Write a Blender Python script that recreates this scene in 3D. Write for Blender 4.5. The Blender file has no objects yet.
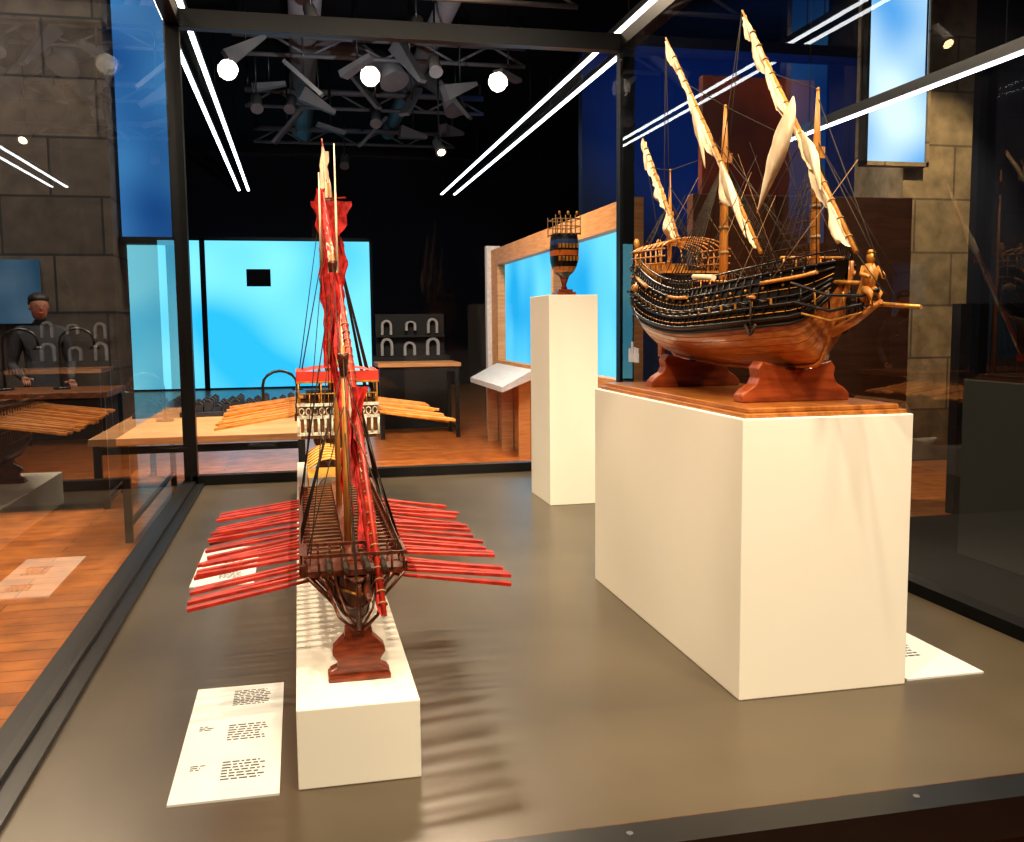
import bpy, math, random
from mathutils import Vector, Matrix, noise
random.seed(7)
scn=bpy.context.scene
scn.view_settings.view_transform='Standard'
try: scn.view_settings.look='Medium High Contrast'
except Exception: pass
# ------------------------------------------------------------------ camera
f=960.0
a=math.atan(212/f); p=math.atan(97/f); r=math.radians(0.57)
F=Vector((math.sin(a)*math.cos(p),math.cos(a)*math.cos(p),-math.sin(p)))
R=Vector((math.cos(a),-math.sin(a),0)); U=R.cross(F)
R,U=R*math.cos(r)-U*math.sin(r), U*math.cos(r)+R*math.sin(r)
cd=bpy.data.cameras.new("camera"); cam=bpy.data.objects.new("camera",cd); scn.collection.objects.link(cam)
cam.matrix_world=Matrix(((R.x,U.x,-F.x,0),(R.y,U.y,-F.y,0),(R.z,U.z,-F.z,1.5),(0,0,0,1)))
cd.sensor_width=36; cd.lens=f/1024*36; cd.clip_start=0.05; cd.clip_end=200
scn.camera=cam
# ------------------------------------------------------------------ materials
def mat(name,col,rough=.5,metal=0,col2=None,scale=20,bump=0,emit=None,es=0,kind='noise',stretch=(1,1,1),spec=.5,coat=0):
    m=bpy.data.materials.new(name); m.use_nodes=True; nt=m.node_tree; b=nt.nodes['Principled BSDF']
    b.inputs['Base Color'].default_value=(*col,1); b.inputs['Roughness'].default_value=rough
    b.inputs['Metallic'].default_value=metal; b.inputs['Specular IOR Level'].default_value=spec
    b.inputs['Coat Weight'].default_value=coat
    tc=nt.nodes.new('ShaderNodeTexCoord'); mp=nt.nodes.new('ShaderNodeMapping'); mp.inputs['Scale'].default_value=stretch
    nt.links.new(tc.outputs['Object'],mp.inputs['Vector'])
    t=nt.nodes.new('ShaderNodeTexNoise'); t.inputs['Scale'].default_value=scale; t.inputs['Detail'].default_value=5
    nt.links.new(mp.outputs['Vector'],t.inputs['Vector'])
    c2=col2 or tuple(c*.82 for c in col)
    mx=nt.nodes.new('ShaderNodeValToRGB'); mx.color_ramp.elements[0].position=.35; mx.color_ramp.elements[1].position=.65
    mx.color_ramp.elements[0].color=(*c2,1); mx.color_ramp.elements[1].color=(*col,1)
    nt.links.new(t.outputs['Fac'],mx.inputs['Fac']); nt.links.new(mx.outputs['Color'],b.inputs['Base Color'])
    if bump:
        bp=nt.nodes.new('ShaderNodeBump'); bp.inputs['Strength'].default_value=bump; bp.inputs['Distance'].default_value=.01
        nt.links.new(t.outputs['Fac'],bp.inputs['Height']); nt.links.new(bp.outputs['Normal'],b.inputs['Normal'])
    if emit:
        b.inputs['Emission Color'].default_value=(*emit,1); b.inputs['Emission Strength'].default_value=es
    return m
def brick(name,c1,c2,cm,scale,bw,rh,mortar=.01,rough=.7,bump=.3,rot=(0,0,0)):
    m=mat(name,c1,rough); nt=m.node_tree; b=nt.nodes['Principled BSDF']
    tc=nt.nodes.new('ShaderNodeTexCoord'); mp=nt.nodes.new('ShaderNodeMapping'); mp.inputs['Rotation'].default_value=rot
    nt.links.new(tc.outputs['Object'],mp.inputs['Vector'])
    t=nt.nodes.new('ShaderNodeTexBrick'); nt.links.new(mp.outputs['Vector'],t.inputs['Vector'])
    t.inputs['Color1'].default_value=(*c1,1); t.inputs['Color2'].default_value=(*c2,1); t.inputs['Mortar'].default_value=(*cm,1)
    t.inputs['Scale'].default_value=scale; t.inputs['Brick Width'].default_value=bw; t.inputs['Row Height'].default_value=rh; t.inputs['Mortar Size'].default_value=mortar
    n=nt.nodes.new('ShaderNodeTexNoise'); n.inputs['Scale'].default_value=6; n.inputs['Detail'].default_value=8
    nt.links.new(tc.outputs['Object'],n.inputs['Vector'])
    mx=nt.nodes.new('ShaderNodeMixRGB'); mx.blend_type='MULTIPLY'; mx.inputs['Fac'].default_value=.7
    rp=nt.nodes.new('ShaderNodeValToRGB'); rp.color_ramp.elements[0].position=.3; rp.color_ramp.elements[0].color=(.35,.35,.35,1); rp.color_ramp.elements[1].position=.65
    nt.links.new(n.outputs['Fac'],rp.inputs['Fac'])
    nt.links.new(t.outputs['Color'],mx.inputs['Color1']); nt.links.new(rp.outputs['Color'],mx.inputs['Color2'])
    nt.links.new(mx.outputs['Color'],b.inputs['Base Color'])
    bp=nt.nodes.new('ShaderNodeBump'); bp.inputs['Strength'].default_value=bump; bp.inputs['Distance'].default_value=.02
    nt.links.new(mx.outputs['Color'],bp.inputs['Height']); nt.links.new(bp.outputs['Normal'],b.inputs['Normal'])
    return m
def glass_mat(name,base=.06,gain=.75,tint=(.93,.97,.98)):
    m=bpy.data.materials.new(name); m.use_nodes=True; nt=m.node_tree; nt.nodes.clear()
    o=nt.nodes.new('ShaderNodeOutputMaterial'); mx=nt.nodes.new('ShaderNodeMixShader')
    t=nt.nodes.new('ShaderNodeBsdfTransparent'); t.inputs['Color'].default_value=(*tint,1)
    g=nt.nodes.new('ShaderNodeBsdfGlossy'); g.inputs['Roughness'].default_value=0.0
    lw=nt.nodes.new('ShaderNodeLayerWeight'); lw.inputs['Blend'].default_value=.5
    pw=nt.nodes.new('ShaderNodeMath'); pw.operation='POWER'; pw.inputs[1].default_value=4.5
    ml=nt.nodes.new('ShaderNodeMath'); ml.operation='MULTIPLY_ADD'; ml.inputs[1].default_value=gain; ml.inputs[2].default_value=base
    nt.links.new(lw.outputs['Facing'],pw.inputs[0]); nt.links.new(pw.outputs[0],ml.inputs[0]); nt.links.new(ml.outputs[0],mx.inputs['Fac'])
    nt.links.new(t.outputs[0],mx.inputs[1]); nt.links.new(g.outputs[0],mx.inputs[2]); nt.links.new(mx.outputs[0],o.inputs['Surface'])
    return m
def emis(name,c,s,c2=None,scale=.6):
    m=bpy.data.materials.new(name); m.use_nodes=True; nt=m.node_tree; nt.nodes.clear()
    o=nt.nodes.new('ShaderNodeOutputMaterial'); e=nt.nodes.new('ShaderNodeEmission'); e.inputs['Strength'].default_value=s
    e.inputs['Color'].default_value=(*c,1)
    if c2:
        tc=nt.nodes.new('ShaderNodeTexCoord'); n=nt.nodes.new('ShaderNodeTexNoise'); n.inputs['Scale'].default_value=scale; n.inputs['Detail'].default_value=1
        rp=nt.nodes.new('ShaderNodeValToRGB'); rp.color_ramp.elements[0].position=.35; rp.color_ramp.elements[1].position=.65
        rp.color_ramp.elements[0].color=(*c,1); rp.color_ramp.elements[1].color=(*c2,1)
        nt.links.new(tc.outputs['Object'],n.inputs['Vector']); nt.links.new(n.outputs['Fac'],rp.inputs['Fac']); nt.links.new(rp.outputs['Color'],e.inputs['Color'])
    nt.links.new(e.outputs[0],o.inputs['Surface']); return m
M=dict(
 white=mat('plinth_paint',(.84,.78,.67),.55,scale=3,col2=(.82,.76,.65)),
 card=mat('label_card',(.70,.69,.66),.5,scale=5,col2=(.68,.67,.64)),
 ink=mat('ink',(.08,.08,.08),.7),
 casefloor=mat('case_floor_paint',(.092,.070,.045),.30,scale=4,col2=(.082,.062,.040)),
 black=mat('black_metal',(.010,.010,.011),.32,scale=10),
 dark=mat('dark_paint',(.012,.013,.018),.7,scale=3),
 navy=mat('navy_wall',(.008,.012,.030),.8,scale=1),
 navyb=mat('navy_blue_wall',(.012,.026,.08),.8,scale=1),
 ceil=mat('ceiling_black',(.006,.006,.008),.95,scale=2,spec=.1),
 grey=mat('duct_grey',(.11,.11,.115),.6,scale=5),
 glassr=glass_mat('vitrine_glass_side',.10,.8),
 glassb=glass_mat('vitrine_glass_back',.03,.6),
 hullw=mat('hull_walnut',(.56,.23,.055),.3,scale=12,col2=(.34,.11,.025),stretch=(6,1,8),coat=.4),
 hullb=mat('hull_black',(.012,.008,.006),.35,scale=30),
 gold=mat('gilt',(.58,.29,.06),.38,.3,scale=40,col2=(.33,.14,.03)),
 mast=mat('mast_pine',(.58,.27,.06),.4,scale=20,col2=(.40,.15,.03),stretch=(8,8,.6)),
 redwood=mat('stand_mahogany',(.36,.085,.025),.3,scale=10,col2=(.20,.04,.012),coat=.4,stretch=(1,4,6)),
 standd=mat('stand_dark',(.25,.050,.017),.3,scale=20,col2=(.12,.022,.008),coat=.3,stretch=(1,4,6)),
 baseb=mat('base_board',(.48,.19,.045),.3,scale=8,col2=(.32,.11,.025),coat=.5,stretch=(6,1,1)),
 rope=mat('rope_dark',(.035,.022,.012),.8),
 rope2=mat('rope_tan',(.30,.18,.08),.8),
 cream=mat('sail_cream',(.82,.67,.46),.85,scale=18,col2=(.60,.46,.30),bump=.3),
 reds=mat('sail_red',(.60,.028,.020),.75,scale=40,col2=(.30,.010,.009),bump=.6),
 redo=mat('oar_red',(.48,.036,.016),.4,scale=25,col2=(.24,.016,.009)),
 tano=mat('oar_tan',(.80,.33,.06),.4,scale=25,col2=(.56,.19,.03)),
 galley=mat('galley_mahogany',(.15,.036,.014),.35,scale=25,col2=(.045,.012,.006),stretch=(4,1,4)),
 galley2=mat('galley_brown',(.17,.065,.02),.4,scale=25,col2=(.06,.02,.008)),
 yel=mat('awning_yellow',(.80,.48,.10),.7,scale=30,col2=(.55,.28,.06)),
 redc=mat('canopy_red',(.66,.045,.02),.6,scale=20,col2=(.50,.03,.015)),
 ivory=mat('ivory_carving',(.80,.76,.64),.5,scale=60,col2=(.40,.34,.25)),
 oakw=mat('oak_panel',(.56,.29,.12),.5,scale=4,col2=(.43,.20,.08),stretch=(1,1,12)),
 brownp=mat('walnut_panel',(.18,.062,.025),.5,scale=3,col2=(.12,.040,.016),stretch=(1,1,8)),
 redwall=mat('red_glow_wall',(.17,.030,.013),.8,scale=1.3,col2=(.05,.012,.010)),  # reddish glow put into the wall colour
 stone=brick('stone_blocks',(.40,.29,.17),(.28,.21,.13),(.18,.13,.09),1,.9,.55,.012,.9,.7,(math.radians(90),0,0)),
 stoned=brick('stone_blocks_dim',(.085,.070,.056),(.050,.043,.038),(.016,.016,.018),1,.9,.55,.012,.9,.7,(math.radians(90),0,0)),  # darker copy of the stone; dim light put into the colour
 parquet=brick('parquet',(.62,.21,.05),(.47,.145,.036),(.12,.038,.015),1,1.6,.14,.004,.28,.05),
 shade_sheet=mat('shade_sheet_dark',(.018,.017,.018),.95,scale=60),
 cyan=emis('cyan_lightwall',(.04,.50,.84),1.10,(.30,.85,1.0),.35),
 cyan2=emis('cyan_display',(.03,.42,.78),1.05,(.20,.72,.95),.8),
 bluew=emis('blue_light_pane',(.01,.10,.42),.9,(.14,.48,.95),.9),  # glowing pane stands in for blue light on the stone wall
 boardw=emis('display_screen',(.08,.20,.32),.45,(.25,.38,.5),2),
 winw=emis('daylight_window',(.08,.36,.78),1.1,(.75,.95,1.0),.8),
 led=emis('led_white',(.95,.97,1.0),6),
 bulb=emis('spot_bulb',(1,.75,.40),12),
 skin=mat('skin',(.26,.12,.08),.5), hair=mat('hair',(.012,.009,.008),.6), cloth=mat('dark_cloth',(.02,.022,.03),.8),
 blue=mat('paint_blue',(.02,.05,.16),.4), orange=mat('paint_orange',(.6,.16,.03),.4), slate=mat('slate_grey',(.05,.06,.085),.5),
 plaster=mat('plaster_white',(.55,.56,.60),.6),
 plasterd=mat('plaster_dim',(.34,.35,.38),.7),  # darker plaster copy; dimness of the arches put into the colour
)
# ------------------------------------------------------------------ mesh builder
class MB:
    def __init__(s): s.v=[];s.f=[];s.m=[];s.mats=[];s.sm=[]
    def mi(s,k):
        if k not in s.mats: s.mats.append(k)
        return s.mats.index(k)
    def face(s,idx,k,sm=False): s.f.append(idx); s.m.append(s.mi(k)); s.sm.append(sm)
    def poly(s,pts,k):
        n=len(s.v); s.v+= [tuple(q) for q in pts]; s.face(list(range(n,n+len(pts))),k)
    def box(s,lo,hi,k):
        n=len(s.v); x0,y0,z0=lo; x1,y1,z1=hi
        s.v+=[(x0,y0,z0),(x1,y0,z0),(x1,y1,z0),(x0,y1,z0),(x0,y0,z1),(x1,y0,z1),(x1,y1,z1),(x0,y1,z1)]
        for q in ((0,3,2,1),(4,5,6,7),(0,1,5,4),(1,2,6,5),(2,3,7,6),(3,0,4,7)): s.face([n+i for i in q],k)
    def beam(s,p0,p1,w0,h0,k,w1=None,h1=None,up=Vector((0,0,1))):
        p0=Vector(p0);p1=Vector(p1);d=(p1-p0).normalized();
        if abs(d.dot(up))>.97: up=Vector((0,1,0))
        sd=d.cross(up).normalized(); u=sd.cross(d); w1=w0 if w1 is None else w1; h1=h0 if h1 is None else h1
        n=len(s.v)
        for q,w,h in ((p0,w0,h0),(p1,w1,h1)):
            for a_,b_ in ((-1,-1),(1,-1),(1,1),(-1,1)): s.v.append(tuple(q+sd*a_*w/2+u*b_*h/2))
        for q in ((3,2,1,0),(4,5,6,7),(0,1,5,4),(1,2,6,5),(2,3,7,6),(3,0,4,7)): s.face([n+i for i in q],k)
    def loft(s,rings,k,closed=True,caps=True,kf=None,sm=True):
        n=len(s.v); c=len(rings[0])
        for rg in rings: s.v+=[tuple(q) for q in rg]
        for i in range(len(rings)-1):
            for j in range(c if closed else c-1):
                j2=(j+1)%c; kk=kf(i,j) if kf else k
                s.face([n+i*c+j,n+i*c+j2,n+(i+1)*c+j2,n+(i+1)*c+j],kk,sm)
        if caps and closed:
            s.face([n+j for j in range(c)][::-1],k); s.face([n+(len(rings)-1)*c+j for j in range(c)],k)
    def tube(s,pts,rad,k,n=8,jit=0,sq=1.0):
        pts=[Vector(q) for q in pts]
        if not isinstance(rad,(list,tuple)): rad=[rad]*len(pts)
        rings=[]
        for i,q in enumerate(pts):
            d=(pts[min(i+1,len(pts)-1)]-pts[max(i-1,0)]).normalized()
            up=Vector((0,0,1)) if abs(d.z)<.9 else Vector((0,1,0))
            sd=d.cross(up).normalized(); u=sd.cross(d)
            rg=[]
            for j in range(n):
                t=2*math.pi*j/n; rr=rad[i]*(1+jit*(random.random()*2-1))
                rg.append(q+sd*math.cos(t)*rr*sq+u*math.sin(t)*rr)
            rings.append(rg)
        s.loft(rings,k)
    def ball(s,c,rx,ry,rz,k,n=10,m=7):
        rings=[]
        for i in range(m+1):
            ph=-math.pi/2+math.pi*i/m; q=max(math.cos(ph),.02)
            rings.append([(c[0]+rx*q*math.cos(2*math.pi*j/n),c[1]+ry*q*math.sin(2*math.pi*j/n),c[2]+rz*math.sin(ph)) for j in range(n)])
        s.loft(rings,k)
    def prism(s,prof,axis,a0,a1,k):
        def P(h,z,t): return (h,t,z) if axis=='y' else (t,h,z)
        s.loft([[P(h,z,a0) for h,z in prof],[P(h,z,a1) for h,z in prof]],k,sm=False)
    def obj(s,name,parent=None,bevel=0):
        me=bpy.data.meshes.new(name); me.from_pydata(s.v,[],s.f)
        for k in s.mats: me.materials.append(M[k])
        me.polygons.foreach_set('material_index',s.m); me.polygons.foreach_set('use_smooth',s.sm); me.update()
        o=bpy.data.objects.new(name,me); scn.collection.objects.link(o)
        if parent: o.parent=parent
        if bevel:
            b=o.modifiers.new('bevel','BEVEL'); b.width=bevel; b.segments=2; b.limit_method='ANGLE'
        return o
def empty(name,loc=(0,0,0)):
    e=bpy.data.objects.new(name,None); scn.collection.objects.link(e); e.empty_display_size=.1; return e
def boxobj(name,lo,hi,k,parent=None,bevel=0):
    b=MB(); b.box(lo,hi,k); return b.obj(name,parent,bevel)
# ------------------------------------------------------------------ room shell
boxobj('floor',(-10,-5,-.1),(12,24.2,0),'parquet')
boxobj('shade_sheet',(2.7,0,0),(11.5,6.38,.008),'shade_sheet')  # added dark sheet; puts shade over the parquet beyond the right glass
boxobj('ceiling',(-10,-5,5.6),(12,24.2,5.7),'ceil')
boxobj('wall_back',(-10,24,0),(12,24.2,5.6),'navy')
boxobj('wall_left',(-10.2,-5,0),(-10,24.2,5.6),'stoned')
boxobj('wall_right',(12,-5,0),(12.2,24.2,5.6),'navy')
boxobj('wall_front',(-10,-5.2,0),(12,-5,5.6),'navy')
lw=empty('backlit_cyan_wall')
for i,(x0,x1) in enumerate([(-4.17,-2.95),(-2.5,-2.2),(-2.08,1.75)]):
    boxobj('light_panel_%d'%(i+1),(x0,23.85,.05),(x1,23.95,3.52),'cyan',lw)
    b=MB(); b.box((x0-.06,23.8,0),(x0,23.95,3.58),'black'); b.box((x1,23.8,0),(x1+.06,23.95,3.58),'black'); b.box((x0-.06,23.8,3.52),(x1+.06,23.95,3.6),'black'); b.obj('panel_frame_%d'%(i+1),lw)
boxobj('wall_sign',(-1.15,23.7,2.45),(-.60,23.84,2.85),'dark',lw)
wp=empty('oak_display_partition')
b=MB()
b.box((2.5,7.1,0),(2.62,12.5,1.04),'oakw'); b.box((2.5,7.1,2.25),(2.62,12.5,2.46),'oakw')
b.box((2.5,12.1,1.04),(2.62,12.5,2.25),'oakw'); b.box((2.5,7.1,1.04),(2.62,7.25,2.25),'oakw'); b.box((2.5,9.35,1.04),(2.6,9.43,2.25),'oakw')
b.box((2.44,12.5,0),(2.62,12.62,2.52),'plaster')
b.obj('oak_frame',wp)
boxobj('lit_back',(2.60,7.25,1.04),(2.61,12.1,2.25),'cyan2',wp)
b=MB(); b.prism([(2.15,.82),(2.5,1.0),(2.5,.9),(2.15,.76)],'y',10.2,12.2,'plaster'); 
for y in (10.3,11.2,12.1): b.box((2.35,y-.02,.0),(2.48,y+.02,.88),'oakw')
b.obj('reading_rail',wp)
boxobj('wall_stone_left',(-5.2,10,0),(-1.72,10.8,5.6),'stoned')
boxobj('wall_stone_right',(6.15,9.0,0),(6.95,9.9,5.6),'stone')
boxobj('wall_navy_right',(6.95,9.2,0),(12,9.4,5.6),'navy')
boxobj('blue_wash_backing',(4.2,14,0),(12,14.2,5.6),'navyb')  # added so the blue wash has a surface to hit
boxobj('wall_red_glow',(4.1,9.4,0),(5.35,9.5,4.0),'redwall')
boxobj('dark_backing',(4.9,6.4,0),(11,6.5,1.62),'dark')  # added dark sheet; fills the view past the pillar with darkness
w1=empty('blue_light_strip'); boxobj('pane',(-1.68,10.3,2.4),(-1.20,10.36,5.5),'bluew',w1)
b=MB(); b.box((-1.70,10.25,2.33),(-1.14,10.4,2.4),'black'); b.box((-1.20,10.25,2.35),(-1.14,10.4,5.6),'black'); b.obj('frame',w1)
w2=empty('window_2'); boxobj('pane',(5.65,8.9,3.1),(6.32,8.95,5.5),'winw',w2)
b=MB(); b.box((5.62,8.87,3.06),(6.35,8.99,3.1),'stone'); b.box((5.62,8.87,3.06),(5.65,8.99,5.6),'black'); b.box((6.32,8.87,3.06),(6.35,8.99,5.6),'stone');b.obj('frame',w2)
boxobj('walnut_partition',(2.98,7,0),(4.88,7.12,2.48),'brownp',None,.01)
def ledline(xc,y0,y1,z,dxs,w=.025):
    e=empty('led_line_light')
    for j,dx in enumerate(dxs):
        boxobj('strip_%d'%j,(xc+dx-w,y0,z),(xc+dx+w,y1,z+.015),'led',e)
        boxobj('housing_%d'%j,(xc+dx-w-.01,y0,z+.016),(xc+dx+w+.01,y1,z+.08),'black',e)
    b=MB(); n=5
    for i in range(n):
        for dx in dxs: y=y0+.3+(y1-y0-.6)*i/(n-1); b.tube([(xc+dx,y,z+.08),(xc+dx,y,5.6)],.006,'black',6)
    b.obj('suspension_cables',e)
ledline(-5.6,5,9.7,4.5,(-.12,.12)); ledline(-1.08,5,22.5,4.5,(-.10,.10)); ledline(3.5,5,22.5,4.5,(-.15,.15)); ledline(8.2,4,8.7,4.5,(-.15,.15))
ledline(3.72,3.6,6.9,2.87,(0,),.012)
rig=empty('ceiling_lighting_rig')
def spot(x,y,z,aim,on=True,parent=None):
    e=parent or empty('track_spotlight'); b=MB(); d=(Vector(aim)-Vector((x,y,z))).normalized(); q=Vector((x,y,z))
    b.tube([(x,y,5.6),(x,y,z+.05)],.012,'black',6); b.tube([q-d*.14,q-d*.12,q+d*.1,q+d*.14],[.04,.07,.075,.085],'grey',14)
    b.obj('spot_body',e)
    if on:
        c=MB(); c.tube([q+d*.141,q+d*.146],.055,'bulb',14); c.obj('bulb',e)
for (x,y,z,on) in [(1.45,11.5,4.95,True),(2.1,14.3,4.1,True),(.25,11.3,4.95,True),(.0,14.6,4.7,False),(1.2,14.4,4.5,False),(.9,17.6,4.4,False),(-.45,13.7,4.5,False),(1.7,11.8,4.6,False)]:
    spot(x,y,z,(x+random.uniform(-1,1),y-3,1),on,rig)
for (x,y,z,on) in [(-2.2,9,4.4,True),(-2.8,7,3.3,True),(6.6,7.5,5.0,True)]:
    spot(x,y,z,(x+random.uniform(-1,1),y-3,1),on)
b=MB()
for i in range(16):
    x=-.5+i*.22; y=12.2+(i*1.7)%5; z=4.40+random.uniform(0,.45); an=random.uniform(-1.2,1.2)
    d=Vector((math.cos(an)*.5,math.sin(an)*.5,random.uniform(-.6,.6)))
    b.beam(Vector((x,y,z))-d*.45,Vector((x,y,z))+d*.45,.16,random.choice((.05,.09,.2)),'grey',.12,.05)
    b.tube([(x,y,z),(x,y,5.6)],.012,'black',6)
b.obj('acoustic_baffles',rig)
b=MB()
for y in (10.5,13,16,19): b.tube([(-.7,y,5.2),(3.1,y,5.2)],.05,'grey',8); b.tube([(-.7,y,4.95),(3.1,y,4.95)],.03,'grey',8)
for y in (10.5,13,16,19):
    for i in range(8): b.tube([(-.7+i*.475,y,5.2 if i%2 else 4.95),(-.225+i*.475,y,4.95 if i%2 else 5.2)],.02,'grey',6)
for x in (-.65,3.05):
    for y in (10.5,13,16,19): b.tube([(x,y,5.2),(x,y,5.6)],.02,'black',6)
b.tube([(.2,11,5.35),(.2,20,5.35)],.2,'grey',16); b.tube([(1.9,11,5.38),(1.9,20,5.38)],.14,'grey',16)
b.tube([(.2,13.5,5.3),(.9,13.5,5.2),(1.3,13.2,4.9),(1.35,13.1,4.7)],[.15,.15,.15,.2],'grey',14)
b.tube([(1.9,15,5.3),(2.3,14.8,5.0),(2.4,14.6,4.7)],[.12,.12,.17],'grey',14)
b.obj('truss_and_ducts',rig)
# ------------------------------------------------------------------ vitrine
vt=empty('glass_display_case')
X0,X1,Y0,Y1,Z0,Z1=-.68,2.17,1.74,6.34,.5,3.42
boxobj('base_cabinet',(X0-.04,Y0-.06,.0),(X1+.06,Y1+.04,.47),'black',vt)
boxobj('case_floor',(X0+.0,Y0+.0,.47),(X1,Y1,.5),'casefloor',vt)
b=MB()
b.box((X0-.06,Y0-.08,.46),(X0+.02,Y1+.06,.53),'black'); b.box((X0+.02,Y0,.5),(X0+.07,Y1,.515),'black')
b.box((X1-.0,Y0-.08,.46),(X1+.07,Y1+.06,.545),'black'); b.box((X0,Y1-.03,.5),(X1,Y1+.05,.56),'black')
b.box((X0-.06,Y0-.10,.42),(X1+.07,Y0-.012,.51),'black')
b.box((X0,Y0-.012,.5),(X1,Y0-.006,.508),'galley2')
for x,w_ in ((X0-.05,.08),(X1-.01,.10)):
    b.box((x,Y1-.03,.5),(x+w_,Y1+.05,Z1),'black')
    b.box((x,Y0-.08,Z1-.09),(x+w_,Y1+.05,Z1),'black')
b.box((X0,Y1-.03,Z1-.11),(X1,Y1+.05,Z1),'black'); b.box((X0,Y0-.08,Z1-.09),(X1,Y0,Z1),'black')
b.box((X0-.06,Y0-.08,.5),(X0-.02,Y0-.03,Z1),'black'); b.box((X1+.03,Y0-.08,.5),(X1+.07,Y0-.03,Z1),'black')
b.obj('metal_frame',vt)
b=MB()
for x in (-.2,.6,1.23,1.9): b.tube([(x,Y0-.05,.508),(x,Y0-.05,.512)],.007,'grey',12)
b.obj('frame_screws',vt)
b=MB(); b.poly([(X0-.01,Y0,.5),(X0-.01,Y1,.5),(X0-.01,Y1,Z1),(X0-.01,Y0,Z1)],'glassr'); b.obj('glass_left',vt)
b=MB(); b.poly([(X1+.0,Y0,.5),(X1+.0,Y1,.5),(X1+.0,Y1,Z1),(X1+.0,Y0,Z1)],'glassr'); b.obj('glass_right',vt)
b=MB(); b.poly([(X0,Y1,.5),(X1,Y1,.5),(X1,Y1,Z1),(X0,Y1,Z1)],'glassb'); b.obj('glass_back',vt)
b=MB(); hy,hz=6.05,1.30; gx=X1-.003
b.box((gx-.001,hy-.10,hz-.06),(gx,hy+.10,hz+.0),'plaster')
for i,h in enumerate((.03,.075,.04,.035)): b.box((gx-.001,hy+.10-i*.05-.042,hz),(gx,hy+.10-i*.05,hz+h),'plaster')
b.obj('hand_pictogram',vt)
boxobj('plinth',(1.11,2.27,.5),(1.605,3.54,1.25),'white',None,.003)
boxobj('plinth',(1.33,5.06,.5),(1.605,5.5,1.655),'white',None,.003)
boxobj('plinth',(-.03,2.04,.5),(.237,5.9,.68),'white',None,.003)
def label(x0,y0,x1,y1,blocks):
    e=empty('label_card'); boxobj('card',(x0,y0,.5),(x1,y1,.505),'card',e)
    b=MB()
    for (bx0,bx1,by0,by1,rows) in blocks:
        for i in range(rows):
            y=by0+(by1-by0)*i/rows; x=bx0
            end=bx1-random.random()*.02
            while x<end:
                w=random.uniform(.006,.02); b.box((x,y,.505),(min(x+w,end),y+(by1-by0)/rows*.42,.5056),'ink'); x+=w+.004
    b.obj('text',e)
label(-.30,2.03,-.07,2.69,[(-.20,-.10,2.12,2.22,7),(-.20,-.10,2.33,2.43,7),(-.20,-.10,2.55,2.66,9),(-.27,-.23,2.18,2.21,3),(-.27,-.23,2.4,2.43,3)])
label(1.625,2.29,1.87,2.72,[(1.68,1.80,2.45,2.62,8)])
label(-.44,3.80,-.20,4.45,[(-.34,-.24,3.9,4.0,7),(-.34,-.24,4.15,4.3,9)])
# ------------------------------------------------------------------ rigging helpers
def shrouds(b,head,feet,k='rope',r=.0014,rat=8):
    head=Vector(head); feet=[Vector(q) for q in feet]
    for q in feet: b.tube([q,head],[r,r*.8],k,5)
    for i in range(1,rat+1):
        t=i/(rat+1.5)
        for q0,q1 in zip(feet,feet[1:]): b.tube([q0.lerp(head,t),q1.lerp(head,t)],r*.6,k,4)
def furled(b,p0,p1,rmax,k,n=26,seedk=0,r0=.005,jit=.07):
    p0=Vector(p0);p1=Vector(p1); pts=[];rad=[]
    for i in range(n+1):
        t=i/n; q=p0.lerp(p1,t); env=math.sin(math.pi*t)**.4 if 0<t<1 else 0
        w=noise.noise(Vector((t*6+seedk*3.1,seedk,0)))
        rr=r0+rmax*env*max(.15,.6+.7*w)
        pts.append(q+Vector((0.001*random.uniform(-1,1),0,-rr*.8)));rad.append(rr)
    b.tube(pts,rad,k,10,jit)
def ribbon(b,p0,p1,w,k,sd_,n=36,m=6,lat=.012,fr=22,rag=0):
    p0=Vector(p0);p1=Vector(p1); rings=[]
    for i in range(n+1):
        t=i/n; q=p0.lerp(p1,t); env=math.sin(math.pi*min(.999,max(.001,t)))**.5
        ww=w*env*max(.1,.55+.9*noise.noise(Vector((t*(4 if fr<15 else 5)+sd_*2.7,sd_,1))))*(1+rag*random.uniform(-1,1))
        rg=[]
        for j in range(m+1):
            u=j/m; rg.append(q+Vector((-.3*ww*math.sin(u*2.8)+lat*math.sin(u*3+t*fr+sd_)*(.4+u)+.003*noise.noise(Vector((t*12,u*4,sd_))),.25*ww*u,-ww*u)))
        rings.append(rg)
    b.loft(rings,k,closed=False,caps=False)
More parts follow.
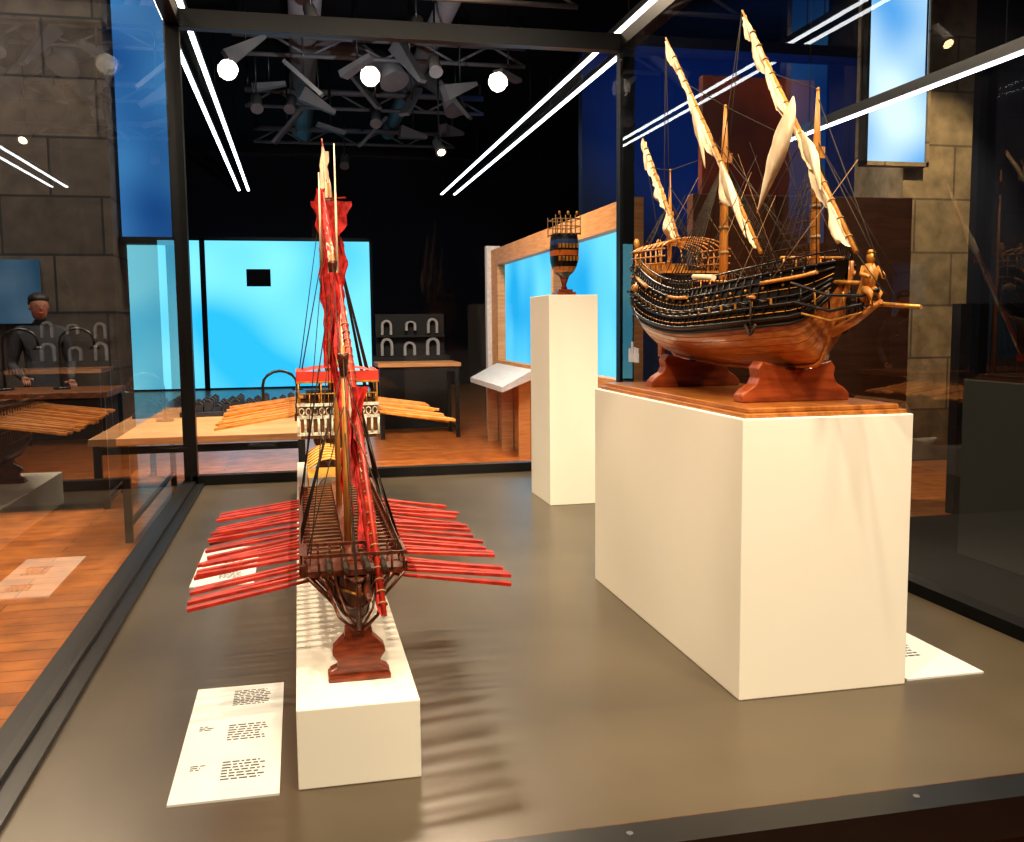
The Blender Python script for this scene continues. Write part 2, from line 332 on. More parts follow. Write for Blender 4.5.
# ------------------------------------------------------------------ carrack (large ship)
def galleon():
    e=empty('sailing_ship_model')
    cx,cy,L=1.365,2.86,.62
    def prof(s):
        B=.19*(1-max(0,s)**2.6) if s>=0 else .19*(1-.32*abs(s)**2)
        zk=1.365+(.03*abs(s)**2)+(.18*max(0,(s-.82)/.18)**1.6)+(.07*max(0,(-s-.8)/.2)**1.3)
        zr=1.60+(.125*(-s)**1.7 if s<0 else .055*s**1.5)
        return max(B,.004),zk,zr
    def pt(s,side,u,extra=0):
        B,zk,zr=prof(s)
        g=(math.sin(min(1,u/.55)*math.pi/2))**.75*(1-.16*max(0,u-.55)/.45)
        rake=(.04*u*max(0,s)**2) - (.03*u if s<-.9 else 0)
        return Vector((cx+side*(B*g+extra),cy-(s*L+rake),zk+(zr-zk)*u))
    ss=[-1+2*i/40 for i in range(41)]; us=[0,.06,.13,.2,.28,.36,.43,.50,.56,.62,.7,.78,.86,.93,1]
    b=MB(); rings=[]
    for s in ss:
        rings.append([pt(s,-1,u) for u in us[::-1]]+[pt(s,1,u) for u in us[1:]])
    nU=len(us)
    def kf(i,j):
        jj=nU-2-j if j<nU-1 else j-(nU-1)
        return 'hullw' if jj<6 else 'hullb'
    b.loft(rings,'hullb',closed=False,caps=False,kf=kf)
    b.face([i for i in range(0,len(rings[0]))],'gold')
    dk=[[pt(s,-1,.86),pt(s,1,.86)] for s in ss]; b.loft(dk,'mast',closed=False,caps=False,sm=False)
    b.obj('hull',e)
    b=MB()
    for u,k,rr in ((.43,'hullb',.005),(.50,'hullb',.006),(.565,'gold',.0016),(.64,'hullb',.006),(.72,'hullb',.004),(.80,'gold',.0016),(.90,'hullb',.004),(1.0,'hullb',.005)):
        for sd_ in (-1,1): b.tube([pt(s,sd_,u,.002) for s in ss[1:-1]],rr,k,6)
    for u in (.14,.22,.30,.37):
        for sd_ in (-1,1): b.tube([pt(s,sd_,u,-.0002) for s in ss[1:-1]],.0011,'redwood',4)
    for s in [-.92+i*.05 for i in range(37)]:
        for sd_ in (-1,1): b.tube([pt(s,sd_,u,.003) for u in (.5,.6,.7,.8,.9,1)],.0028,'hullb',5)
    for s0 in (-.85,-.20,.65):
        for sd_ in (-1,1):
            pts=[pt(s0+k*.05,sd_,.9,.012) for k in range(6)]; b.tube(pts,.006,'mast',6)
    for sd_ in (-1,1):
        top=[pt(s,sd_,1)+Vector((0,0,.028)) for s in ss[1:-1]]; b.tube(top,.0028,'hullb',5)
        for i in range(59):
            s=-.95+i*.032; q=pt(s,sd_,1); b.tube([q,q+Vector((0,0,.028))],.0016,'gold' if s<-.5 else 'hullb',4)
    for s in [-.9+i*.1 for i in range(17)]:
        for sd_ in (-1,1):
            q=pt(s,sd_,.69,.004); b.box(q-Vector((.003,.010,.008)),q+Vector((.003,.010,.008)),'gold')
            b.box(q-Vector((.005,.007,.006)),q+Vector((.005,.007,.006)),'hullb')
            b.tube([q,q+Vector((sd_*.03,0,0))],[.005,.0038],'hullb',8)
            q=pt(s+.05,sd_,.85,.004); b.ball(q,.003,.007,.005,'gold',6,4)
    b.tube([Vector((cx,cy-s*L,prof(s)[1]-.004)) for s in ss if s<.98]+[Vector((cx,cy-L-.035,1.60)),Vector((cx,cy-L-.04,1.65))],.007,'hullw',6)
    b.beam((cx,cy+L+.018,1.37),(cx,cy+L+.03,1.60),.012,.04,'hullw')
    for sd_ in (-1,1):
        q=pt(.62,sd_,.8,.02); b.tube([q,q-Vector((0,0,.11))],.003,'rope',6)
        b.tube([q-Vector((0,.03,.085)),q-Vector((0,.012,.108)),q-Vector((0,0,.112)),q-Vector((0,-.012,.108)),q-Vector((0,-.03,.085))],.004,'rope',6)
        b.tube([q-Vector((0,.02,.01)),q-Vector((0,-.02,.01))],.005,'hullw',6)
    b.obj('wales_and_rails',e)
    b=MB()
    b.box((cx-.12,cy+.30,1.60),(cx+.12,cy+L-.01,1.67),'hullb'); b.box((cx-.125,cy+.29,1.67),(cx+.125,cy+L+.02,1.678),'mast')
    for i in range(6):
        y=cy+.33+i*.052
        for sd_ in (-1,1):
            b.box((cx+sd_*.118-.006,y,1.615),(cx+sd_*.118+.006,y+.03,1.655),'gold')
            b.tube([(cx+sd_*.122,y,1.678),(cx+sd_*.122,y,1.755)],.003,'mast',6)
    for sd_ in (-1,1):
        for z in (1.705,1.73,1.755): b.tube([(cx+sd_*.122,cy+.30,z),(cx+sd_*.122,cy+L+.02,z+.01)],.003,'mast',6)
    for i in range(7):
        y=cy+.33+i*.05; b.tube([(cx+.122*math.cos(t),y,1.755+.04*math.sin(t)) for t in [math.pi*j/10 for j in range(11)]],.003,'mast',5)
    for x in (-.06,0,.06): b.tube([(cx+x,cy+.33,1.755+.04*math.sqrt(1-(x/.122)**2)),(cx+x,cy+.33+.05*6,1.755+.04*math.sqrt(1-(x/.122)**2))],.003,'mast',5)
    b.box((cx-.145,cy+.02,1.585),(cx+.145,cy+.30,1.592),'mast')
    for i in range(10): b.tube([(cx-.14+i*.031,cy+.02,1.592),(cx-.14+i*.031,cy+.02,1.63)],.0022,'gold',5)
    b.tube([(cx-.145,cy+.02,1.63),(cx+.145,cy+.02,1.63)],.003,'mast',6)
    for k in range(3):
        z=1.53+k*.055; b.box((cx-.11,cy+L-.01,z),(cx+.11,cy+L+.035,z+.008),'gold')
        for i in range(9): b.tube([(cx-.105+i*.026,cy+L+.03,z),(cx-.105+i*.026,cy+L+.03,z+.045)],.0025,'gold',5)
    for x in (-.09,0,.09):
        b.tube([(cx+x,cy+L+.03,1.72),(cx+x,cy+L+.05,1.78)],.003,'gold',6); b.ball((cx+x,cy+L+.05,1.80),.012,.012,.02,'gold')
    for sd_ in (-1,1):
        b.ball((cx+sd_*.128,cy+L-.06,1.585),.022,.055,.04,'hullb'); b.ball((cx+sd_*.128,cy+L-.06,1.625),.02,.045,.022,'gold')
    b.box((cx-.09,cy-.48,1.60),(cx+.09,cy-.34,1.635),'hullb')
    for i in range(6): b.tube([(cx-.09+i*.036,cy-.48,1.635),(cx-.09+i*.036,cy-.48,1.67)],.0028,'gold',5)
    b.tube([(cx-.1,cy-.48,1.67),(cx+.1,cy-.48,1.67)],.004,'mast',6)
    for sd_ in (-1,1):
        b.tube([(cx+sd_*.10,cy-.54,1.60),(cx+sd_*.06,cy-.65,1.565),(cx+sd_*.02,cy-.74,1.56),(cx,cy-.78,1.575)],.0045,'hullb',6)
        b.tube([(cx+sd_*.09,cy-.54,1.55),(cx+sd_*.05,cy-.65,1.525),(cx+sd_*.015,cy-.74,1.54)],.005,'hullb',6)
        b.tube([(cx+sd_*.08,cy-.56,1.52),(cx+sd_*.04,cy-.64,1.50),(cx+sd_*.01,cy-.73,1.52)],.0035,'gold',6)
        for t in range(5):
            y=cy-.56-t*.04; w=.085-.017*t; b.tube([(cx+sd_*w,y,1.59-.006*t),(cx+sd_*w*.9,y,1.52)],.0028,'gold' if t%2 else 'hullb',5)
    b.tube([(cx,cy-.58,1.47),(cx,cy-.68,1.50),(cx,cy-.79,1.545)],[.014,.012,.006],'hullw',8)
    b.tube([(cx+.03,cy-.66,1.545),(cx+.045,cy-.88,1.53)],[.0065,.005],'gold',8)
    b.tube([(cx-.02,cy-.60,1.60),(cx+.01,cy-.74,1.59)],[.006,.005],'gold',8)
    b.obj('castles_and_beakhead',e)
    b=MB(); fx,fy,fz=cx,cy-.735,-.035
    def V(x,y,z): return (fx+x*.85,fy+y,1.60+fz+(z-1.60)*.85)
    b.tube([V(0,.02,1.57),V(0,.02,1.60),V(0,0,1.63),V(0,-.008,1.66),V(0,-.004,1.685)],[.016,.016,.018,.020,.011],'mast',10)
    b.ball(V(0,-.01,1.703),.012,.013,.015,'gold'); b.tube([V(0,-.01,1.715),V(0,-.01,1.725)],[.012,.006],'mast',8)
    for sd_ in (-1,1):
        b.tube([V(sd_*.02,-.005,1.675),V(sd_*.034,-.015,1.655),V(sd_*.022,-.035,1.645)],[.007,.006,.005],'mast',7)
        b.tube([V(sd_*.01,0,1.615),V(sd_*.014,-.03,1.60),V(sd_*.012,-.03,1.565)],[.011,.009,.006],'mast',7)
    b.obj('figurehead',e)
    b=MB(); masts=[(2.38,2.11,.013),(2.95,2.19,.015),(3.42,2.06,.009)]
    for y,zt,rr in masts:
        b.tube([(cx,y,1.54),(cx,y,1.9),(cx,y,zt-.12),(cx,y,zt)],[rr,rr*.9,rr*.7,rr*.3],'mast',12)
        b.box((cx-rr*1.2,y-rr*1.2,zt-.18),(cx+rr*1.2,y+rr*1.2,zt-.15),'mast')
        for z in (1.72,1.80,1.88,1.96):
            if z<zt-.15: b.tube([(cx,y,z),(cx,y,z+.010)],rr*1.1,'rope2',12)
        b.ball((cx,y,zt),.005,.005,.007,'gold')
    b.obj('masts',e)
    b=MB()
    ys=[((cx-.035,2.125,1.665),(cx-.04,2.755,2.425)),((cx-.035,2.62,1.70),(cx-.04,3.37,2.52)),((cx-.02,3.27,1.78),(cx-.02,3.66,2.22))]
    def on(q0,q1,t): return Vector(q0).lerp(Vector(q1),t)
    for q0,q1 in ys:
        b.tube([q0,on(q0,q1,.5),q1],[.006,.008,.003],'mast',8)
        for i in range(14):
            q=on(q0,q1,.05+.9*i/14); b.tube([q,q+(Vector(q1)-Vector(q0)).normalized()*.004],.0092,'rope2',8)
    b.obj('lateen_yards',e)
    b=MB()
    (a0,a1),(m0,m1),(z0,z1)=ys
    for q0,q1,sd_ in ((a0,a1,1),(m0,m1,3),(z0,z1,5)):
        furled(b,on(q0,q1,.03),on(q0,q1,.96),.009,'cream',60,sd_,.005)
        ribbon(b,on(q0,q1,.02),on(q0,q1,.47),.065,'cream',sd_,lat=.010,fr=11,rag=.10); ribbon(b,on(q0,q1,.50),on(q0,q1,.97),.055,'cream',sd_+.5,lat=.009,fr=12,rag=.10)
        ribbon(b,on(q0,q1,.30),on(q0,q1,.75),.045,'cream',sd_+.8,lat=.012,fr=9,rag=.10)
        ribbon(b,on(q0,q1,.72),on(q0,q1,.98),.04,'cream',sd_+1.3,lat=.008,fr=16,rag=.1)
    def bunt(p0,p1,p2,r,k='cream'):
        p0,p1,p2=Vector(p0),Vector(p1),Vector(p2); rings=[]
        for i in range(25):
            t=i/24; q=p0*(1-t)**2+p1*2*t*(1-t)+p2*t*t; rr=.003+r*math.sin(math.pi*t**.8)**1.1; rg=[]
            for j in range(18):
                an=2*math.pi*j/18; fold=1+.22*math.sin(3*an+t*6)*math.sin(math.pi*t)+.10*math.sin(7*an-t*9)
                rg.append(q+Vector((math.cos(an)*rr*.35*fold,math.sin(an)*rr*fold,.012*math.sin(an*2+t*5)*math.sin(math.pi*t))))
            rings.append(rg)
        b.loft(rings,k)
    bunt((cx-.05,2.42,2.10),(cx-.075,2.43,1.96),(cx-.07,2.58,1.81),.042)
    bunt((cx-.05,2.37,2.00),(cx-.05,2.31,1.93),(cx-.05,2.27,1.83),.018)
    bunt((cx-.05,2.87,2.00),(cx-.06,2.79,1.90),(cx-.05,2.69,1.75),.019)
    bunt((cx-.05,3.10,2.22),(cx-.06,3.02,2.13),(cx-.05,2.99,2.00),.016)
    b.obj('furled_sails',e)
    b=MB()
    for (y,zt,rr),hz in zip(masts,(1.95,2.02,1.95)):
        s0=(cy-y)/L
        for sd_ in (-1,1):
            feet=[pt(max(-.95,min(.9,s0-.12+i*.05)),sd_,.92,.016)+Vector((0,0,.01)) for i in range(8 if rr>.01 else 5)]
            shrouds(b,(cx,y,hz),feet,rat=13,r=.0017)
            for q in feet: b.ball(q,.004,.004,.006,'hullb',6,4)
    T=[(cx,y,zt) for y,zt,_ in masts]
    lines=[((cx,2.38,1.98),(cx,2.02,1.56)),((cx,2.38,2.09),(cx,2.06,1.60)),((cx,2.95,2.07),(cx,2.40,1.62)),(T[1],(cx,2.38,1.95)),((cx,3.42,2.0),(cx,2.95,1.68)),(T[2],(cx,2.95,2.05)),
       (a1,(cx,2.95,1.9)),(a1,(cx,3.1,1.64)),(m1,(cx,3.42,1.92)),(m1,(cx,3.48,1.72)),(z1,(cx,3.5,1.76)),(a0,(cx,2.38,1.92)),(m0,(cx,2.95,2.0)),(a0,(cx,2.05,1.56)),
       (on(a0,a1,.7),T[0]),(on(m0,m1,.75),T[1]),((cx,2.38,2.05),(cx,2.95,1.62)),((cx,2.95,2.12),(cx,3.42,1.72)),(on(z0,z1,.7),T[2]),(on(a0,a1,.5),(cx,2.12,1.62)),(on(m0,m1,.5),(cx,2.38,1.65))]
    for q0,q1 in lines: b.tube([q0,q1],.0015,'rope',5)
    for i in range(24):
        y=2.25+i*.05; sdx=(-1)**i*.165
        b.tube([(cx+sdx,y,1.61),(cx,y+random.uniform(-.15,.15),random.uniform(1.8,2.05))],.0011,random.choice(('rope','rope2')),4)
    b.obj('rigging',e)
    b=MB(); b.box((cx-.05,2.60,1.55),(cx+.05,2.72,1.585),'mast'); b.box((cx-.04,3.02,1.59),(cx+.04,3.1,1.62),'hullw')
    for i in range(6): b.ball((cx-.1+.04*i,2.5+.03*(i%2),1.58),.012,.018,.012,'hullb',8,5)
    b.tube([(cx-.165,2.66,1.63),(cx-.168,2.80,1.64)],[.009,.008],'cream',10)
    b.obj('deck_fittings',e)
    b=MB(); b.box((1.12,2.285,1.25),(1.595,3.50,1.262),'baseb'); b.box((1.135,2.30,1.262),(1.58,3.485,1.275),'baseb'); b.obj('base_board',e,.003)
    b=MB()
    for y0_ in (2.46,3.16):
        pr=[(cx-.165,1.275),(cx+.165,1.275),(cx+.165,1.295),(cx+.15,1.31),(cx+.125,1.325),(cx+.115,1.345),(cx+.12,1.37),(cx+.105,1.39),(cx+.075,1.382),(cx+.04,1.37),(cx,1.366)]
        pr=pr+[(2*cx-x,z) for x,z in pr[2:-1]][::-1]
        b.prism(pr,'y',y0_,y0_+.06,'redwood')
    b.obj('cradles',e,.004)
    return e
galleon()
# ------------------------------------------------------------------ galleys
def galley(name,cx,y0,y1,zk,zd,W,span,ztip,zroot,noar,oark,wood,sc,ornate,blade):
    e=empty(name); Lm=y1-y0
    def prof(t):
        s=2*t-1; B=W*.66*(1-abs(s)**3.6); zkk=zk+ (zd-zk)*(.35 if s<0 else .75)*max(0,(abs(s)-.78)/.22)**1.7
        return max(B,.004),zkk,zd+.03*sc*abs(s)**3
    b=MB(); rings=[]
    N=36
    for i in range(N+1):
        t=i/N; B,k_,d_=prof(t); rg=[]
        for j in range(-7,8):
            u=abs(j)/7; g=math.sin(u*math.pi/2)**.7; rg.append((cx+(1 if j>=0 else -1)*B*g,y0+Lm*t,k_+(d_-k_)*u**1.3))
        rings.append(rg)
    b.loft(rings,wood,closed=False,caps=False)
    b.loft([[rg[0],rg[-1]] for rg in rings],'galley2',closed=False,caps=False,sm=False)
    b.obj('hull',e)
    b=MB()
    for u in (.35,.55,.8,1):
        for sd_ in (-1,1):
            pts=[]
            for i in range(N+1):
                B,k_,d_=prof(i/N); pts.append((cx+sd_*(B*math.sin(u*math.pi/2)**.7+.002),y0+Lm*i/N,k_+(d_-k_)*u**1.3))
            b.tube(pts,.003*sc,'gold' if u==.8 else wood,6)
    for i in range(3,N-2):
        for sd_ in (-1,1):
            B,k_,d_=prof(i/N); b.tube([(cx+sd_*(B*math.sin(u*math.pi/2)**.7+.001),y0+Lm*i/N,k_+(d_-k_)*u**1.3) for u in (.3,.5,.7,.85,1)],.0022*sc,wood,5)
    b.tube([(cx,y0+Lm*i/N,prof(i/N)[1]-.003) for i in range(N+1)]+[(cx,y1+.01,zd)],.005*sc,wood,6)
    b.tube([(cx,y0,prof(0)[1]),(cx,y0-.015,zd-.02),(cx,y0-.03,zd+.03)],.006*sc,wood,6)
    b.obj('wales',e)
    b=MB(); f0,f1=y0+.10*Lm,y0+.78*Lm
    for sd_ in (-1,1):
        b.beam((cx+sd_*W,f0,zd+.02*sc),(cx+sd_*W,f1,zd+.02*sc),.012*sc,.012*sc,wood)
        b.beam((cx+sd_*W,f0,zd+.055*sc),(cx+sd_*W,f1,zd+.055*sc),.006*sc,.006*sc,wood)
        b.beam((cx+sd_*W*.6,f0,zd+.012*sc),(cx+sd_*W*.6,f1,zd+.012*sc),.010*sc,.010*sc,wood)
    for y in (f0,f1):
        b.beam((cx-W*1.04,y,zd+.02*sc),(cx+W*1.04,y,zd+.02*sc),.022*sc,.026*sc,wood)
    nb=noar
    for i in range(nb):
        y=f0+(f1-f0)*(i+.5)/nb
        b.beam((cx-W,y,zd+.016*sc),(cx+W,y,zd+.016*sc),.007*sc,.006*sc,wood)
        for sd_ in (-1,1):
            b.beam((cx+sd_*W*.15,y+.01,zd+.035*sc),(cx+sd_*W*.8,y,zd+.035*sc),.012*sc,.005*sc,'galley2')
            b.beam((cx+sd_*W,y,zd+.02*sc),(cx+sd_*W,y,zd+.055*sc),.004*sc,.004*sc,wood)
            b.tube([(cx+sd_*W*.95,y,zd+.014*sc),(cx+sd_*W*.5,y,zd-.05*sc)],.003*sc,wood,5)
    b.box((cx-W*.13,f0-.02,zd+.02*sc),(cx+W*.13,f1+.02,zd+.045*sc),wood)
    b.obj('outrigger_and_benches',e)
    b=MB()
    for sd_ in (-1,1):
        for i in range(noar):
            y=f0+(f1-f0)*(i+.5)/noar; yt=y-.01+random.uniform(-.015,.015); zt=ztip+random.uniform(-.014,.014)
            p0=Vector((cx+sd_*W*.45,y+.005,zroot+.01)); p1=Vector((cx+sd_*span*(1+random.uniform(-.03,.03)),yt,zt))
            pm=p0.lerp(p1,.30); b.tube([p0,pm],[.0035*sc,.005*sc],oark,6); b.beam(pm,p1,blade*.6,.007*sc,oark,blade,.008*sc)
    b.obj('oars',e)
    b=MB()
    b.box((cx-W*.9,y0+.04*Lm,zd+.028*sc),(cx+W*.9,f0+.02,zd+.042*sc),wood)
    for i in range(9):
        x=cx-W*.9+i*W*1.8/8; b.tube([(x,y0+.04*Lm,zd+.04*sc),(x,y0+.04*Lm,zd+.075*sc)],.003*sc,wood,5); b.tube([(x,f0+.02,zd+.04*sc),(x,f0+.02,zd+.075*sc)],.003*sc,wood,5)
        b.tube([(x,y0+.04*Lm,zd+.03*sc),(cx+(x-cx)*.45,y0+.05*Lm,zd-.045*sc)],.004*sc,wood,5)
    for yy in (y0+.04*Lm,f0+.02): b.beam((cx-W*.95,yy,zd+.078*sc),(cx+W*.95,yy,zd+.078*sc),.007*sc,.007*sc,wood)
    for sd_ in (-1,1):
        b.beam((cx+sd_*W*.92,y0+.04*Lm,zd+.078*sc),(cx+sd_*W*.92,f0+.02,zd+.078*sc),.007*sc,.007*sc,wood)
        for dx in (.2,.5): b.tube([(cx+sd_*W*dx,f0,zd+.055*sc),(cx+sd_*W*dx,y0-.0*Lm,zd+.058*sc)],[.008*sc,.006*sc],'rope',8)
    b.tube([(cx+.02,y0+.03*Lm,zd+.01*sc),(cx+.02,y0-.02*Lm,zd+.005*sc),(cx+.02,y0-.05*Lm,zd+.01*sc)],[.012*sc,.009*sc,.004*sc],wood if not ornate else 'gold',8)
    for sd_ in (-1,1):
        b.tube([(cx+sd_*W*.55,y0+.05*Lm,zd),(cx+sd_*W*.35,y0+.005,zd-.05*sc),(cx+sd_*.01,y0-.005,zk+.045*sc)],.004*sc,wood,6)
        b.tube([(cx+sd_*W*.4,y0+.04*Lm,zd+.02),(cx+sd_*W*.25,y0-.01,zd-.03*sc),(cx+sd_*.01,y0-.015,zk+.06*sc)],.003*sc,wood,6)
    b.obj('bow_platform',e)
    if ornate:
        b=MB(); yo=y0+.03*Lm-.02
        for z in (zd-.045,zd+.03,zd+.085): b.box((cx-W*.98,yo-.008,z),(cx+W*.98,yo,z+.014),'ivory')
        n=13
        for i in range(n):
            x=cx-W*.95+i*W*1.9/(n-1)
            b.tube([(x,yo-.004,zd-.04),(x,yo-.004,zd+.03)],.006,'ivory',6)
            if i<n-1:
                xc=x+W*.95/(n-1); b.tube([(xc+.011*math.cos(t),yo-.004,zd+.062+.016*math.sin(t)) for t in [j*math.pi/4 for j in range(9)]],.003,'ivory',5)
        b.box((cx-W*.9,yo,zd-.06),(cx+W*.9,yo+.006,zd+.09),'galley2')
        b.obj('carved_balustrade',e)
        b=MB(); rg=[]
        for i in range(9):
            t=i/8; x=cx-W*.95+W*1.9*t; rg.append([(x,yo,zd+.235+.02*math.sin(math.pi*t)),(x,yo+.40,zd+.235+.02*math.sin(math.pi*t))])
        b.loft(rg,'redc',closed=False,caps=False)
        b.box((cx-W*.97,yo-.004,zd+.195),(cx+W*.97,yo+.004,zd+.240),'redc')
        for sd_ in (-1,1): b.box((cx+sd_*W*.96-.004,yo,zd+.20),(cx+sd_*W*.96+.004,yo+.4,zd+.24),'redc')
        b.box((cx-W*.98,yo-.006,zd+.188),(cx+W*.98,yo+.006,zd+.197),'gold')
        for x in (-W*.93,-W*.4,W*.4,W*.93):
            for y in (yo,yo+.2,yo+.4): b.tube([(cx+x,y,zd+.03),(cx+x,y,zd+.24)],.004,'gold',6)
        for i in range(9): b.tube([(cx-W*.9+i*W*.225,yo,zd+.10),(cx-W*.9+i*W*.225,yo,zd+.14)],.003,'gold',5)
        b.tube([(cx-W*.93,yo,zd+.14),(cx+W*.93,yo,zd+.14)],.004,'gold',6)
        b.box((cx-W*.75,yo+.1,zd+.02),(cx+W*.75,yo+.36,zd+.14),'galley')
        b.obj('red_canopy',e)
    else:
        b=MB(); ya,yb2=y0+.80*Lm,y0+.97*Lm; rg=[]; xo=-.02
        for i in range(9):
            t=i/8; x=cx+xo-W*.6+W*1.2*t; z=zd+.09+.035*math.sin(math.pi*t); rg.append([(x,ya,z),(x,yb2,z+.02)])
        b.loft(rg,'yel',closed=False,caps=False)
        for i in range(7):
            y=ya+(yb2-ya)*i/6; 
            for sd_ in (-1,1): b.tube([(cx+xo+sd_*W*.6,y,zd+.01),(cx+xo+sd_*W*.6,y,zd+.09)],.003,'gold',5)
            b.tube([(cx+xo-W*.6+W*1.2*t/8,y,zd+.092+.035*math.sin(math.pi*t/8)+.02*i/6) for t in range(9)],.003,'gold',5)
        b.box((cx+xo-W*.6,ya-.004,zd+.06),(cx+xo+W*.6,ya+.004,zd+.095),'yel')
        b.obj('stern_awning',e)
    b=MB()
    for ys in (y0+.015*Lm+.03,y0+.72*Lm):
        t=(ys-y0)/Lm; zz=prof(t)[1]+.012; h=zz-.68
        pr=[(-.075,0),(.075,0),(.075,.18),(.055,.25),(.055,.36),(.068,.50),(.066,.62),(.045,.78),(.036,.84),(.034,1.0)]
        pr=[(cx+x*sc*.9,.68+z*h) for x,z in pr]+[(cx-x*sc*.9,.68+z*h) for x,z in pr[2:]][::-1]
        b.prism(pr,'y',ys-.02,ys+.02,'standd')
        b.box((cx-.072*sc,ys-.035,.68),(cx+.072*sc,ys+.035,.692),'standd')
    b.obj('stand',e,.003)
    return e
def pennant(b,x,y,zt,length,w,k,s_):
    rg=[]
    for i in range(25):
        t=i/24; ww=w*(1-.55*t)*(1+.3*math.sin(t*9+s_)+.18*math.sin(t*31+s_)); ox=.010*math.sin(t*8+s_)
        rg.append([(x+ox+ww*(j/8-.5),y+.016*math.sin(j*1.9+t*7+s_),zt-length*t-.014*abs(j-4)*t) for j in range(9)])
    b.loft(rg,k,closed=False,caps=False)
g1=galley('galley_model',.115,2.16,3.88,.765,.89,.125,.40,.842,.878,25,'redo','galley',1.0,False,.024)
b=MB()
for y,zt in ((3.05,1.72),(2.50,1.45)):
    b.tube([(.11,y,.88),(.11,y,zt)],[.010,.005],'mast',10); b.tube([(.11,y,zt-.08),(.11,y,zt-.03),(.11,y,zt-.02)],[.008,.015,.015],'galley',10)
ya=((.155,2.30,.90),(.10,3.46,1.96)); yb=((.17,2.12,.85),(.125,2.92,1.62))
for q0,q1 in (ya,yb): b.tube([q0,Vector(q0).lerp(Vector(q1),.5),q1],[.006,.009,.003],'redo',8)
for x,y,z0,z1 in ((.135,3.3,1.6,2.10),(.085,3.4,1.7,2.02)): b.tube([(x,y,z0),(x,y,z1)],[.006,.002],'cream',6)
b.obj('masts_and_yards',g1)
b=MB()
A=lambda q,t: Vector(q[0]).lerp(Vector(q[1]),t)
furled(b,A(ya,.02),A(ya,.95),.014,'reds',90,8,jit=.2)
ribbon(b,A(ya,.05),A(ya,.6),.055,'reds',8,lat=.016,m=8,n=60,rag=.2)
furled(b,A(ya,.55),A(ya,.9),.012,'cream',40,4,jit=.2)
furled(b,A(yb,.02),A(yb,.95),.010,'redo',60,9,jit=.15)
ribbon(b,A(yb,.35),A(yb,.9),.045,'cream',9,lat=.010,fr=14,rag=.2); ribbon(b,A(yb,.0),A(yb,.55),.035,'reds',7,lat=.010,rag=.2)
for i in range(30):
    q=A(yb,.03+.85*i/30)+Vector((0,0,-.006)); d=(Vector(yb[1])-Vector(yb[0])).normalized(); b.tube([q,q+d*.004],.0115,'rope2',8)
b.obj('furled_sails',g1)
b=MB()
pennant(b,.11,2.98,1.66,.36,.032,'reds',0); pennant(b,.145,2.55,1.34,.36,.030,'reds',2); pennant(b,.10,3.5,1.98,.35,.05,'reds',4); pennant(b,.13,2.9,1.3,.34,.04,'reds',6)
b.obj('red_pennants',g1)
b=MB()
for y,hz in ((3.05,1.66),(2.50,1.40)):
    for sd_ in (-1,1): shrouds(b,(.11,y,hz),[(.115+sd_*.125,y-.05+i*.035,.95) for i in range(6)],rat=0,r=.0013)
for q0,q1 in [((.11,3.05,1.7),(.11,2.15,.93)),((.11,2.5,1.43),(.11,2.08,.90)),((.11,3.05,1.68),(.11,3.8,1.0)),((.10,3.46,1.95),(.11,3.8,.98)),((.155,2.3,.9),(.2,2.25,.93)),((.11,3.05,1.6),(.22,2.26,.94)),((.11,3.05,1.6),(.01,2.26,.94)),((.11,3.46,1.9),(.23,3.3,.93)),((.11,3.46,1.9),(.0,3.3,.93)),((.11,2.5,1.3),(.0,2.26,.95)),((.11,2.5,1.3),(.23,2.26,.95))]: b.tube([q0,q1],.0015,'rope',5)
b.obj('rigging',g1)
g2=galley('galley_model',.165,4.30,6.02,.80,1.06,.185,.54,1.04,1.10,26,'tano','galley2',1.35,True,.036)
b=MB()
for y,zt in ((4.55,2.15),(5.15,2.40)):
    b.tube([(.155,y,1.05),(.155,y,zt)],[.013,.005],'mast',10); b.tube([(.155,y,zt-.15),(.155,y,zt-.09),(.155,y,zt-.07)],[.01,.022,.022],'galley2',10)
yc=((.22,4.10,1.12),(.145,5.0,2.43)); yd=((.24,4.75,1.2),(.19,5.6,2.38))
for q0,q1 in (yc,yd): b.tube([q0,Vector(q0).lerp(Vector(q1),.5),q1],[.008,.011,.003],'redo',8)
b.obj('masts_and_yards',g2)
b=MB()
furled(b,A(yc,.02),A(yc,.55),.016,'reds',36,11,jit=.2); furled(b,A(yc,.5),A(yc,.97),.014,'cream',30,12)
furled(b,A(yd,.05),A(yd,.95),.018,'cream',40,13); ribbon(b,A(yc,.55),A(yc,.95),.09,'cream',12,lat=.02,fr=12); ribbon(b,A(yd,.5),A(yd,.95),.09,'reds',13,lat=.02,rag=.2)
b.obj('furled_sails',g2)
b=MB()
pennant(b,.155,4.48,2.06,.46,.13,'reds',1); pennant(b,.19,4.52,2.04,.40,.07,'reds',3); pennant(b,.13,4.5,1.75,.42,.05,'reds',5)
b.beam((.09,4.5,2.07),(.23,4.5,2.08),.006,.006,'redo'); b.obj('red_pennants',g2)
b=MB()
for y,hz in ((4.55,2.0),(5.15,2.25)):
    for sd_ in (-1,1): shrouds(b,(.155,y,hz),[(.165+sd_*.185,y-.05+i*.06,1.14) for i in range(6)],rat=0,r=.002)
for q0,q1 in [((.155,4.55,2.1),(.165,4.2,1.1)),((.155,5.15,2.35),(.155,4.55,1.2)),((.155,5.15,2.3),(.165,5.95,1.2))]: b.tube([q0,q1],.002,'rope',5)
b.obj('rigging',g2)
